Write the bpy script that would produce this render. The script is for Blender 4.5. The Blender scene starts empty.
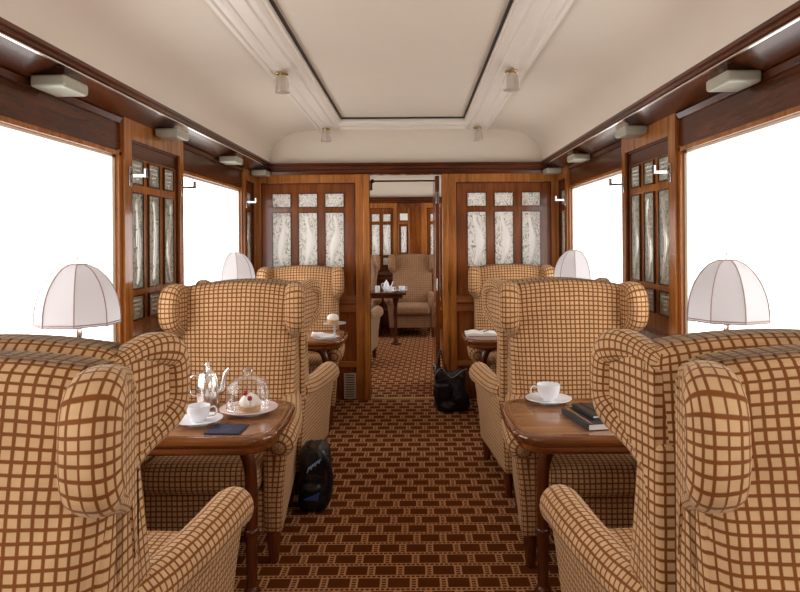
import bpy, math, random
from mathutils import Vector, Matrix, noise as mnoise

PI = math.pi
random.seed(7)
SC = bpy.context.scene
COL = SC.collection

# ------------------------------------------------------------------ camera, world, exposure
cam_data = bpy.data.cameras.new('camera')
cam = bpy.data.objects.new('camera', cam_data)
COL.objects.link(cam)
cam_data.sensor_width = 36.0
cam_data.lens = 28.8
cam_data.shift_x = -14 / 800
cam_data.shift_y = -56 / 800
cam_data.clip_start = 0.02
cam.location = (0, 0, 1.44)
cam.rotation_euler = (PI / 2, math.radians(0.4), 0)
SC.camera = cam

world = bpy.data.worlds.new('world')
SC.world = world
world.use_nodes = True
wb = world.node_tree.nodes['Background']
wb.inputs[0].default_value = (0.9, 0.95, 1.0, 1)
wb.inputs[1].default_value = 1.0

SC.view_settings.view_transform = 'Standard'
SC.view_settings.look = 'None'
SC.view_settings.gamma = 1.0
SC.view_settings.use_curve_mapping = False
SC.view_settings.exposure = 0.35

BLIND_L = 3.0       # daylight glowing through the blinds
BLIND_R = 2.4

# room dimensions (metres)
XL, XR, YB, YE = -1.46, 1.324, 5.80, 10.4
CX = (XL + XR) / 2
YF = -3.3           # end of the saloon behind the camera

# ------------------------------------------------------------------ node helpers
def mat(name):
    m = bpy.data.materials.new(name)
    m.use_nodes = True
    return m, m.node_tree.nodes, m.node_tree.links

def bsdf_of(n):
    return n['Principled BSDF']

def simple(name, col, rough=0.5, metal=0.0, **kw):
    m, n, l = mat(name)
    b = bsdf_of(n)
    b.inputs['Base Color'].default_value = (*col, 1)
    b.inputs['Roughness'].default_value = rough
    b.inputs['Metallic'].default_value = metal
    for k, v in kw.items():
        b.inputs[k.replace('_', ' ')].default_value = v
    return m

class NX:
    """tiny arithmetic on node sockets"""
    def __init__(s, tree): s.t = tree
    def m(s, op, a, b=0.0, c=None):
        nd = s.t.nodes.new('ShaderNodeMath'); nd.operation = op
        for i, v in enumerate((a, b, c)):
            if v is None: continue
            if isinstance(v, (int, float)): nd.inputs[i].default_value = v
            else: s.t.links.new(v, nd.inputs[i])
        return nd.outputs[0]
    def step(s, x, edge, w):      # smooth 0..1 as x passes edge
        nd = s.t.nodes.new('ShaderNodeMapRange'); nd.interpolation_type = 'SMOOTHSTEP'
        s.t.links.new(x, nd.inputs[0])
        nd.inputs[1].default_value = edge - w; nd.inputs[2].default_value = edge + w
        return nd.outputs[0]
    def mix(s, f, a, b):
        nd = s.t.nodes.new('ShaderNodeMix'); nd.data_type = 'RGBA'
        for k, v in ((0, f), (6, a), (7, b)):
            if isinstance(v, tuple): nd.inputs[k].default_value = (*v, 1)
            elif isinstance(v, (int, float)): nd.inputs[k].default_value = v
            else: s.t.links.new(v, nd.inputs[k])
        return nd.outputs[2]
    def noise(s, vec, scale, detail=3, rough=0.5, dist=0.0):
        nd = s.t.nodes.new('ShaderNodeTexNoise')
        if vec is not None: s.t.links.new(vec, nd.inputs['Vector'])
        nd.inputs['Scale'].default_value = scale; nd.inputs['Detail'].default_value = detail
        nd.inputs['Roughness'].default_value = rough; nd.inputs['Distortion'].default_value = dist
        return nd.outputs['Fac']
    def coord(s, which):
        return s.t.nodes.new('ShaderNodeTexCoord').outputs[which]
    def scaled(s, vec, sc):
        nd = s.t.nodes.new('ShaderNodeMapping'); nd.inputs['Scale'].default_value = sc
        s.t.links.new(vec, nd.inputs[0]); return nd.outputs[0]
    def sep(s, vec):
        nd = s.t.nodes.new('ShaderNodeSeparateXYZ'); s.t.links.new(vec, nd.inputs[0]); return nd.outputs
    def bump(s, h, strength, dist, target):
        nd = s.t.nodes.new('ShaderNodeBump')
        nd.inputs['Strength'].default_value = strength; nd.inputs['Distance'].default_value = dist
        s.t.links.new(h, nd.inputs['Height']); s.t.links.new(nd.outputs[0], target)

def wood(name, dark, light, grain='z', rough=0.14, coat=0.5, fig=1.0):
    m, n, l = mat(name); x = NX(m.node_tree); b = bsdf_of(n)
    sc = {'x': (0.5, 9, 9), 'y': (9, 0.5, 9), 'z': (9, 9, 0.5)}[grain]
    v = x.scaled(x.coord('Object'), sc)
    f1 = x.noise(v, 3.2 * fig, 5, 0.6, 0.6)
    f2 = x.noise(x.scaled(x.coord('Object'), tuple(q * 6 for q in sc)), 3.0, 3, 0.6)
    big = x.noise(x.coord('Object'), 2.2, 2)
    f = x.m('ADD', x.m('MULTIPLY', f1, 0.75), x.m('ADD', x.m('MULTIPLY', f2, 0.3), x.m('MULTIPLY', big, 0.35)))
    f = x.step(f, 0.70, 0.24)
    l.new(x.mix(f, dark, light), b.inputs['Base Color'])
    b.inputs['Roughness'].default_value = rough
    b.inputs['Coat Weight'].default_value = coat
    b.inputs['Specular IOR Level'].default_value = 0.35
    b.inputs['Coat Roughness'].default_value = 0.06
    return m

WD = {}
for g in 'xyz':
    WD['honey_' + g] = wood('honey_veneer_' + g, (0.20, 0.058, 0.009), (0.50, 0.185, 0.036), g, rough=0.2, coat=0.3)
    WD['red_' + g] = wood('red_brown_veneer_' + g, (0.11, 0.025, 0.004), (0.30, 0.085, 0.014), g, rough=0.2, coat=0.25)
    WD['dark_' + g] = wood('dark_mahogany_' + g, (0.032, 0.007, 0.002), (0.125, 0.030, 0.007), g, rough=0.26, coat=0.1)
WD['table'] = wood('table_mahogany', (0.10, 0.026, 0.006), (0.32, 0.105, 0.024), 'x', rough=0.12, coat=0.8)
WD['table_inlay'] = wood('table_inlay_veneer', (0.20, 0.085, 0.035), (0.42, 0.20, 0.09), 'x', rough=0.22, coat=0.3)
WD['leg'] = wood('leg_mahogany', (0.055, 0.012, 0.004), (0.16, 0.04, 0.012), 'z', rough=0.18)

def fabric(name, square, line, cell=0.0238, linew=0.142):
    m, n, l = mat(name); x = NX(m.node_tree); b = bsdf_of(n)
    uv = x.coord('UV')
    wob = n.new('ShaderNodeTexNoise'); wob.inputs['Scale'].default_value = 9; wob.inputs['Detail'].default_value = 1
    l.new(uv, wob.inputs['Vector'])
    sub = n.new('ShaderNodeVectorMath'); sub.operation = 'SUBTRACT'; l.new(wob.outputs['Color'], sub.inputs[0]); sub.inputs[1].default_value = (.5, .5, .5)
    scl = n.new('ShaderNodeVectorMath'); scl.operation = 'SCALE'; l.new(sub.outputs[0], scl.inputs[0]); scl.inputs['Scale'].default_value = 0.006
    add = n.new('ShaderNodeVectorMath'); add.operation = 'ADD'; l.new(uv, add.inputs[0]); l.new(scl.outputs[0], add.inputs[1])
    s = x.sep(add.outputs[0])
    def sq(c):
        f = x.m('FRACT', x.m('MULTIPLY', c, 1 / cell))
        d = x.m('ABSOLUTE', x.m('SUBTRACT', f, 0.5))
        return x.m('SUBTRACT', 1.0, x.step(d, 0.5 - linew, 0.045))
    mask = x.m('MULTIPLY', sq(s[0]), sq(s[1]))
    pile = x.noise(uv, 700, 2, 0.7)
    var = x.noise(uv, 14, 3)
    sqc = x.mix(x.step(x.m('ADD', x.m('MULTIPLY', var, 0.6), x.m('MULTIPLY', pile, 0.4)), 0.5, 0.22),
                tuple(q * 0.80 for q in square), square)
    lnc = x.mix(var, tuple(q * 0.8 for q in line), tuple(q * 1.25 for q in line))
    l.new(x.mix(mask, lnc, sqc), b.inputs['Base Color'])
    b.inputs['Roughness'].default_value = 0.75
    b.inputs['Sheen Weight'].default_value = 0.35
    b.inputs['Sheen Roughness'].default_value = 0.35
    b.inputs['Sheen Tint'].default_value = (1.0, 0.86, 0.62, 1)
    b.inputs['Specular IOR Level'].default_value = 0.25
    x.bump(x.m('ADD', x.m('MULTIPLY', mask, -1.0), x.m('MULTIPLY', pile, 0.3)), 0.45, 0.0025, b.inputs['Normal'])
    return m

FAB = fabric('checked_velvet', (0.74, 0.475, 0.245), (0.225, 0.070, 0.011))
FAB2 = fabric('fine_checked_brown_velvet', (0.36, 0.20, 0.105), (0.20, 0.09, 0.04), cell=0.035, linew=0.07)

def carpet_mat():
    m, n, l = mat('carpet_basket_pattern'); x = NX(m.node_tree); b = bsdf_of(n)
    s = x.sep(x.coord('Object'))
    PX, PY, GX, GY = 0.126, 0.101, 0.034, 0.026
    row = x.m('FLOOR', x.m('MULTIPLY', s[1], 1 / PY))
    sh = x.m('MULTIPLY', row, 0.47)
    fu = x.m('FRACT', x.m('ADD', x.m('MULTIPLY', s[0], 1 / PX), sh))
    fv = x.m('FRACT', x.m('MULTIPLY', s[1], 1 / PY))
    u = x.m('MULTIPLY', fu, PX); v = x.m('MULTIPLY', fv, PY)
    W = 0.0014
    def lt(a, e): return x.m('SUBTRACT', 1.0, x.step(a, e, W))
    def gt(a, e): return x.step(a, e, W)
    ry = x.m('MULTIPLY', x.m('FRACT', x.m('MULTIPLY', x.m('SUBTRACT', v, GY), 1 / 0.0188)), 0.0188)
    rx = x.m('MULTIPLY', x.m('FRACT', x.m('MULTIPLY', s[0], 1 / 0.021)), 0.021)
    inx = lt(u, GX); iny = lt(v, GY)
    vert = x.m('MULTIPLY', inx, x.m('MAXIMUM', x.m('MAXIMUM', lt(u, 0.008), gt(u, GX - 0.008)), gt(ry, 0.0122)))
    hor = x.m('MULTIPLY', iny, x.m('MAXIMUM', x.m('MAXIMUM', lt(v, 0.0065), gt(v, GY - 0.0065)), gt(rx, 0.0145)))
    vert = x.m('MULTIPLY', vert, x.m('SUBTRACT', 1.0, iny))
    mask = x.m('MAXIMUM', vert, hor)
    nz = x.noise(x.coord('Object'), 260, 2, 0.7); big = x.noise(x.coord('Object'), 2.0, 2)
    brown = x.mix(nz, (0.070, 0.015, 0.0015), (0.155, 0.040, 0.005))
    tan = x.mix(nz, (0.46, 0.215, 0.095), (0.68, 0.37, 0.18))
    c = x.mix(mask, brown, tan)
    c = x.mix(x.m('MULTIPLY', x.step(big, 0.55, 0.2), 0.12), c, (0.22, 0.06, 0.012))
    l.new(c, b.inputs['Base Color'])
    b.inputs['Roughness'].default_value = 0.95
    b.inputs['Specular IOR Level'].default_value = 0.1
    x.bump(x.m('ADD', mask, nz), 0.4, 0.002, b.inputs['Normal'])
    return m
CARPET = carpet_mat()

def paint(name, c1, c2):
    m, n, l = mat(name); x = NX(m.node_tree); b = bsdf_of(n)
    f = x.noise(x.coord('Object'), 1.4, 4, 0.6)
    l.new(x.mix(f, c1, c2), b.inputs['Base Color'])
    b.inputs['Roughness'].default_value = 0.55
    x.bump(x.noise(x.coord('Object'), 3.5, 3), 0.15, 0.02, b.inputs['Normal'])
    return m
CREAM = paint('cream_ceiling_paint', (0.74, 0.655, 0.545), (0.80, 0.715, 0.61))
CREAM2 = simple('cream_moulding_paint', (0.83, 0.76, 0.67), 0.4)
GAP_SHADE = simple('dark_shadow_gap', (0.03, 0.02, 0.015), 0.6)  # near-black colour standing in for the shade in gaps

def blind_mat(name, e, tint):
    m, n, l = mat(name); b = bsdf_of(n); x = NX(m.node_tree)
    b.inputs['Base Color'].default_value = (0.8, 0.78, 0.74, 1)
    b.inputs['Roughness'].default_value = 0.9
    l.new(x.mix(x.noise(x.scaled(x.coord('Object'), (1, 10, .3)), 2.2, 2), tint, (1, 1, 1)), b.inputs['Emission Color'])
    b.inputs['Emission Strength'].default_value = e
    return m
BLL = blind_mat('backlit_blind_cloth_bright', BLIND_L, (0.97, 0.975, 1.0))
BLN = blind_mat('backlit_blind_cloth_next_saloon', 3.2, (0.98, 0.98, 1.0))
BLR = blind_mat('backlit_blind_cloth', BLIND_R, (0.95, 0.96, 0.97))

def shade_mat():
    m, n, l = mat('cream_silk_shade')
    n.remove(bsdf_of(n)); out = n['Material Output']
    d = n.new('ShaderNodeBsdfDiffuse'); d.inputs[0].default_value = (0.70, 0.68, 0.69, 1)
    t = n.new('ShaderNodeBsdfTranslucent'); t.inputs[0].default_value = (0.72, 0.70, 0.71, 1)
    mx = n.new('ShaderNodeMixShader'); mx.inputs[0].default_value = 0.42
    l.new(d.outputs[0], mx.inputs[1]); l.new(t.outputs[0], mx.inputs[2]); l.new(mx.outputs[0], out.inputs[0])
    return m
SHADE = shade_mat()

def thin_glass(name, tint=(1, 1, 1), refl=0.10, rough=0.02):
    m, n, l = mat(name); n.remove(bsdf_of(n)); out = n['Material Output']
    t = n.new('ShaderNodeBsdfTransparent'); t.inputs[0].default_value = (*tint, 1)
    g = n.new('ShaderNodeBsdfGlossy'); g.inputs[0].default_value = (1, 1, 1, 1); g.inputs['Roughness'].default_value = rough
    fr = n.new('ShaderNodeFresnel'); fr.inputs[0].default_value = 1.5
    x = NX(m.node_tree)
    f = x.m('ADD', x.m('MULTIPLY', fr.outputs[0], 0.42), refl * 0.3)
    mx = n.new('ShaderNodeMixShader'); l.new(f, mx.inputs[0]); l.new(t.outputs[0], mx.inputs[1]); l.new(g.outputs[0], mx.inputs[2])
    l.new(mx.outputs[0], out.inputs[0]); return m
GLASS = thin_glass('clear_glass', (0.97, 0.97, 0.98))
PLATE_GLASS = thin_glass('pane_glass', (0.95, 0.97, 0.97), 0.05)
TULIP = simple('frosted_tulip_glass', (0.74, 0.66, 0.58), 0.25, Transmission_Weight=0.35, IOR=1.3)

def etched(name, dark, light, metal):
    m, n, l = mat(name); x = NX(m.node_tree); b = bsdf_of(n)
    co = x.scaled(x.coord('Object'), (1, 1, 0.6))
    w = x.noise(co, 17, 4, 0.55, 2.2)
    w2 = x.m('ABSOLUTE', x.m('SUBTRACT', w, 0.5))
    f = x.step(w2, 0.022, 0.016)
    l.new(x.mix(f, dark, light), b.inputs['Base Color'])
    b.inputs['Roughness'].default_value = 0.28
    b.inputs['Metallic'].default_value = metal
    x.bump(w, 0.8, 0.012, b.inputs['Normal'])
    return m
ETCH_W = etched('etched_white_glass', (0.24, 0.22, 0.15), (0.88, 0.87, 0.80), 0.0)
ETCH_S = etched('etched_silvered_glass', (0.05, 0.055, 0.04), (0.50, 0.52, 0.42), 0.25)
RELIEF_W = simple('white_glass_relief', (0.95, 0.94, 0.90), 0.25)
RELIEF_S = simple('silvered_glass_relief', (0.66, 0.66, 0.60), 0.2, 0.4)

CHROME = simple('polished_chrome', (0.55, 0.54, 0.52), 0.15, 1.0)
SILVER = simple('polished_silver', (0.86, 0.84, 0.81), 0.22, 1.0)
BRASS = simple('dull_brass', (0.55, 0.42, 0.22), 0.25, 1.0)
PORC = simple('white_porcelain', (0.86, 0.87, 0.90), 0.12)
PINKPORC = simple('pale_pink_porcelain', (0.84, 0.70, 0.68), 0.15)
BOXM = simple('pale_green_grey_plastic', (0.40, 0.395, 0.31), 0.3)
BOXC = thin_glass('clear_spacer_plastic', (0.75, 0.68, 0.60), 0.1, 0.1)
PIPE = simple('taupe_piping', (0.36, 0.24, 0.21), 0.6)
CREAMSTRIP = simple('cream_window_strip', (0.80, 0.74, 0.62), 0.35)
BLACKL = None
def black_leather():
    m, n, l = mat('black_shiny_leather'); b = bsdf_of(n); x = NX(m.node_tree)
    b.inputs['Base Color'].default_value = (0.006, 0.007, 0.012, 1); b.inputs['Roughness'].default_value = 0.24
    x.bump(x.noise(x.coord('Object'), 22, 4, 0.6, 0.6), 0.8, 0.012, b.inputs['Normal']); return m
BLACKL = black_leather()
BLUEL = simple('blue_shiny_patch', (0.05, 0.10, 0.32), 0.25)
STRAP = simple('black_webbing', (0.008, 0.008, 0.01), 0.6)
PIPGREY = simple('grey_edge_binding', (0.30, 0.29, 0.27), 0.5)
NAVY = simple('navy_card', (0.012, 0.018, 0.06), 0.5)
BLACKC = simple('black_book_cloth', (0.012, 0.012, 0.014), 0.35)
PAPER = simple('white_paper', (0.82, 0.81, 0.78), 0.8)
LILAC = simple('pale_lilac_page_edge', (0.62, 0.58, 0.62), 0.7)
CREAMCAKE = simple('whipped_cream', (0.90, 0.86, 0.78), 0.5)
SPONGE = simple('golden_sponge', (0.55, 0.30, 0.11), 0.8)
BERRY = simple('red_berry', (0.35, 0.012, 0.02), 0.25)
LINEN = simple('white_linen', (0.84, 0.82, 0.80), 0.8)
VENT = simple('painted_grille_metal', (0.42, 0.34, 0.24), 0.45)
THRESH = simple('brass_threshold', (0.60, 0.45, 0.20), 0.3, 0.9)
SHELLM = simple('outer_steel_skin', (0.10, 0.09, 0.07), 0.7)

# ------------------------------------------------------------------ mesh builder
class MB:
    def __init__(s): s.V = []; s.F = []; s.U = []; s.MI = []; s.T = Matrix()
    def add(s, vs, fs, uvs=None, mi=0):
        o = len(s.V)
        s.V += [s.T @ Vector(v) for v in vs]
        flip = s.T.determinant() < 0
        for i, f in enumerate(fs):
            uu = uvs[i] if uvs else [(vs[k][0] + vs[k][1] * .5, vs[k][2] + vs[k][1] * .5) for k in f]
            ff = [k + o for k in f]
            if flip: ff = ff[::-1]; uu = list(uu)[::-1]
            s.F.append(ff); s.U.append(uu); s.MI.append(mi)
        return s
    # ---- shapes
    def box(s, x0, x1, y0, y1, z0, z1, mi=0):
        v = [(x, y, z) for x in (x0, x1) for y in (y0, y1) for z in (z0, z1)]
        f = [(0, 1, 3, 2), (4, 6, 7, 5), (0, 4, 5, 1), (2, 3, 7, 6), (0, 2, 6, 4), (1, 5, 7, 3)]
        uv = []
        for q in f:
            n = (Vector(v[q[1]]) - Vector(v[q[0]])).cross(Vector(v[q[2]]) - Vector(v[q[0]]))
            ax = max(range(3), key=lambda k: abs(n[k])); a, b = [k for k in range(3) if k != ax]
            uv.append([(v[k][a], v[k][b]) for k in q])
        return s.add(v, f, uv, mi)
    def soft(s, x0, x1, y0, y1, z0, z1, r, n=4, fn=None, arc=4, mi=0):
        """rounded box with inner divisions; fn(Vector)->Vector deforms"""
        lo = (x0, y0, z0); hi = (x1, y1, z1)
        r = min(r, *(0.499 * (hi[k] - lo[k]) for k in range(3)))
        def axis(k):
            L, H = lo[k], hi[k]; p = []
            for i in range(arc): p.append(L + r * (1 - math.cos(PI / 2 * i / arc)) if 0 else L + r * i / arc)
            for i in range(n + 1): p.append(L + r + (H - L - 2 * r) * i / n)
            for i in range(1, arc + 1): p.append(H - r + r * i / arc)
            return p
        A = [axis(k) for k in range(3)]
        vs = []; idx = {}; fs = []; uv = []
        def vert(c):
            key = tuple(round(q, 6) for q in c)
            if key in idx: return idx[key]
            p = Vector(c); inn = Vector([min(max(p[k], lo[k] + r), hi[k] - r) for k in range(3)])
            d = p - inn
            if d.length > 1e-9:
                m = max(abs(q) for q in d)
                # spread the points evenly over the rounded part
                d2 = Vector([math.tan(PI / 4 * q / r) if m > 0.98 * r else q / r for q in d])
                p = inn + d2.normalized() * r
            if fn: p = Vector(fn(p.copy()))
            idx[key] = len(vs); vs.append(tuple(p)); return idx[key]
        for ax in range(3):
            a, b = [(1, 2), (2, 0), (0, 1)][ax]
            for side in (0, 1):
                c0 = hi[ax] if side else lo[ax]
                for i in range(len(A[a]) - 1):
                    for j in range(len(A[b]) - 1):
                        q = []; u = []
                        for (ii, jj) in ((i, j), (i + 1, j), (i + 1, j + 1), (i, j + 1)):
                            c = [0, 0, 0]; c[ax] = c0; c[a] = A[a][ii]; c[b] = A[b][jj]
                            q.append(vert(c))
                            u.append({0: (c[1], c[2]), 1: (c[0], c[2]), 2: (c[0], c[1])}[ax])
                        if not side: q.reverse(); u.reverse()
                        fs.append(q); uv.append(u)
        return s.add(vs, fs, uv, mi)
    def tube(s, pts, rad, seg=12, cap='round', up=(0, 0, 1), mi=0, closed=False, ucirc=None, sq=1.0, vs_=1.0):
        """rad: number, or function t-> (ra, rb) ; ra along side vector, rb along 'up' vector"""
        P = [Vector(p) for p in pts]; n = len(P)
        fr = rad if callable(rad) else (lambda t: (rad, rad) if not isinstance(rad, tuple) else rad)
        rings = []; length = 0; Ls = []
        for i, p in enumerate(P):
            if closed: t = (P[(i + 1) % n] - P[i - 1]).normalized()
            else: t = (P[min(i + 1, n - 1)] - P[max(i - 1, 0)]).normalized()
            u = Vector(up); u = (u - t * u.dot(t))
            if u.length < 1e-4: u = Vector((0, 1, 0)) - t * t.y
            u.normalize(); w = t.cross(u)
            if i: length += (P[i] - P[i - 1]).length
            ra, rb = fr(i / max(1, n - 1))
            rings.append((p, w, u, ra, rb, length, t))
        if cap == 'round' and not closed:
            k = 4
            p, w, u, ra, rb, L, t = rings[0]; rr = min(ra, rb)
            st = [(p - t * rr * math.sin(PI / 2 * q / k) * .85, w, u, ra * math.cos(PI / 2 * q / k) + 1e-5, rb * math.cos(PI / 2 * q / k) + 1e-5, L - rr * q / k, t) for q in range(k, 0, -1)]
            p, w, u, ra, rb, L, t = rings[-1]; rr = min(ra, rb)
            en = [(p + t * rr * math.sin(PI / 2 * q / k) * .85, w, u, ra * math.cos(PI / 2 * q / k) + 1e-5, rb * math.cos(PI / 2 * q / k) + 1e-5, L + rr * q / k, t) for q in range(1, k + 1)]
            rings = st + rings + en
        vs = []; fs = []; uv = []
        rm = ucirc if ucirc else max((r[3] + r[4]) / 2 for r in rings)
        for (p, w, u, ra, rb, L, t) in rings:
            for j in range(seg):
                a = 2 * PI * j / seg
                ca, sa = math.cos(a), math.sin(a)
                if sq != 1.0: ca = math.copysign(abs(ca) ** sq, ca); sa = math.copysign(abs(sa) ** sq, sa)
                vs.append(tuple(p + w * (ra * ca) + u * (rb * sa)))
        m = len(rings)
        for i in range(m if closed else m - 1):
            i2 = (i + 1) % m
            L0 = rings[i][5]; L1 = rings[i2][5] if i2 else length + (P[0] - P[-1]).length
            for j in range(seg):
                j2 = (j + 1) % seg
                fs.append((i * seg + j, i * seg + j2, i2 * seg + j2, i2 * seg + j))
                a0 = 2 * PI * j / seg * rm; a1 = 2 * PI * (j + 1) / seg * rm
                uv.append([(a0, L0 * vs_), (a1, L0 * vs_), (a1, L1 * vs_), (a0, L1 * vs_)])
        if not closed:
            fs.append(tuple(range(seg))[::-1]); uv.append([(0, 0)] * seg)
            fs.append(tuple((m - 1) * seg + j for j in range(seg))); uv.append([(0, 0)] * seg)
        return s.add(vs, fs, uv, mi)
    def lathe(s, prof, c=(0, 0, 0), seg=24, mi=0, sx=1, sy=1, wob=None):
        vs = []; fs = []; uv = []
        for (r, z) in prof:
            for j in range(seg):
                a = 2 * PI * j / seg; k = wob(a, z) if wob else 1
                vs.append((c[0] + r * k * sx * math.cos(a), c[1] + r * k * sy * math.sin(a), c[2] + z))
        for i in range(len(prof) - 1):
            for j in range(seg):
                j2 = (j + 1) % seg
                fs.append((i * seg + j, i * seg + j2, (i + 1) * seg + j2, (i + 1) * seg + j))
                uv.append([(j / seg * .5, prof[i][1]), ((j + 1) / seg * .5, prof[i][1]), ((j + 1) / seg * .5, prof[i + 1][1]), (j / seg * .5, prof[i + 1][1])])
        if prof[0][0] > 1e-6: fs.append(tuple(range(seg))[::-1]); uv.append([(0, 0)] * seg)
        if prof[-1][0] > 1e-6: fs.append(tuple((len(prof) - 1) * seg + j for j in range(seg))); uv.append([(0, 0)] * seg)
        return s.add(vs, fs, uv, mi)
    def ball(s, c, r, sx=1, sy=1, sz=1, seg=12, mi=0, fn=None):
        k = max(5, seg // 2); prof = [(r * math.sin(PI * i / k) + (1e-5), -r * math.cos(PI * i / k) * sz) for i in range(k + 1)]
        return s.lathe(prof, c, seg, mi, sx, sy)
    def prism(s, poly, axis, a0, a1, mi=0, shear=None):
        """poly: 2D points; axis 'x': (y,z) 'y': (x,z) 'z': (x,y)"""
        def P(p, a):
            q = {'x': (a, p[0], p[1]), 'y': (p[0], a, p[1]), 'z': (p[0], p[1], a)}[axis]
            return shear(q) if shear else q
        n = len(poly)
        area = sum(poly[i][0] * poly[(i + 1) % n][1] - poly[(i + 1) % n][0] * poly[i][1] for i in range(n))
        if (area < 0) != (axis == 'y'): poly = poly[::-1]
        vs = [P(p, a0) for p in poly] + [P(p, a1) for p in poly]
        fs = [tuple(range(n))[::-1], tuple(range(n, 2 * n))]
        uv = [[poly[i] for i in range(n)][::-1], [poly[i] for i in range(n)]]
        L = 0
        for i in range(n):
            j = (i + 1) % n; d = math.dist(poly[i], poly[j])
            fs.append((i, j, n + j, n + i)); uv.append([(a0, L), (a0, L + d), (a1, L + d), (a1, L)]); L += d
        return s.add(vs, fs, uv, mi)
    def build(s, name, m, parent=None, smooth=True, bevel=0, angle=40, loc=None, subsurf=0):
        me = bpy.data.meshes.new(name)
        me.from_pydata([tuple(v) for v in s.V], [], s.F)
        uvl = me.uv_layers.new(name='UVMap'); k = 0
        for u in s.U:
            for c in u: uvl.data[k].uv = (c[0], c[1]); k += 1
        for mm in (m if isinstance(m, (list, tuple)) else [m]): me.materials.append(mm)
        for p, mi in zip(me.polygons, s.MI):
            p.material_index = mi; p.use_smooth = smooth
        me.validate(); me.update()
        if smooth:
            try: me.set_sharp_from_angle(angle=math.radians(angle))
            except Exception: pass
        o = bpy.data.objects.new(name, me); COL.objects.link(o)
        if parent: o.parent = parent
        if loc: o.location = loc
        if bevel:
            b = o.modifiers.new('bevel', 'BEVEL'); b.width = bevel; b.segments = 2; b.limit_method = 'ANGLE'
            b.angle_limit = math.radians(40)
        if subsurf:
            q = o.modifiers.new('subdivision', 'SUBSURF'); q.levels = subsurf; q.render_levels = subsurf
        return o

def thing(name, loc, label, cat, group=None, rz=0.0):
    o = bpy.data.objects.new(name, None); o.empty_display_size = 0.1
    COL.objects.link(o); o.location = loc; o.rotation_euler = (0, 0, rz)
    o['label'] = label; o['category'] = cat
    if group: o['group'] = group
    return o
def tag(o, label, cat, group=None):
    o['label'] = label; o['category'] = cat
    if group: o['group'] = group
    return o
def struct(o): o['kind'] = 'structure'; return o
def copy_tree(o, parent=None):
    c = o.copy(); COL.objects.link(c)
    if parent is not None: c.parent = parent
    for ch in list(o.children): copy_tree(ch, c)
    return c
def again(root, loc, rz, label, group=None):
    c = copy_tree(root); c.location = loc; c.rotation_euler = (0, 0, rz); c['label'] = label
    if group: c['group'] = group
    return c
def smooth_path(pts, n=24):
    """Catmull-Rom through pts"""
    P = [Vector(p) for p in pts]; P = [2 * P[0] - P[1]] + P + [2 * P[-1] - P[-2]]; out = []
    m = len(P) - 3
    for i in range(n + 1):
        t = i / n * m; k = min(int(t), m - 1); f = t - k
        a, b, c, d = P[k:k + 4]
        out.append(0.5 * ((2 * b) + (c - a) * f + (2 * a - 5 * b + 4 * c - d) * f * f + (3 * b - a - 3 * c + d) * f ** 3))
    return out

# ------------------------------------------------------------------ room shell
m = MB(); m.box(XL - .1, XR + .1, YF - .1, 11.0, -.06, 0)
struct(m.build('floor', CARPET, smooth=False))
m = MB(); m.box(-.40, .255, YB - .01, YB + .035, 0, .006)
struct(m.build('trim_1', THRESH, smooth=False))

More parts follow.
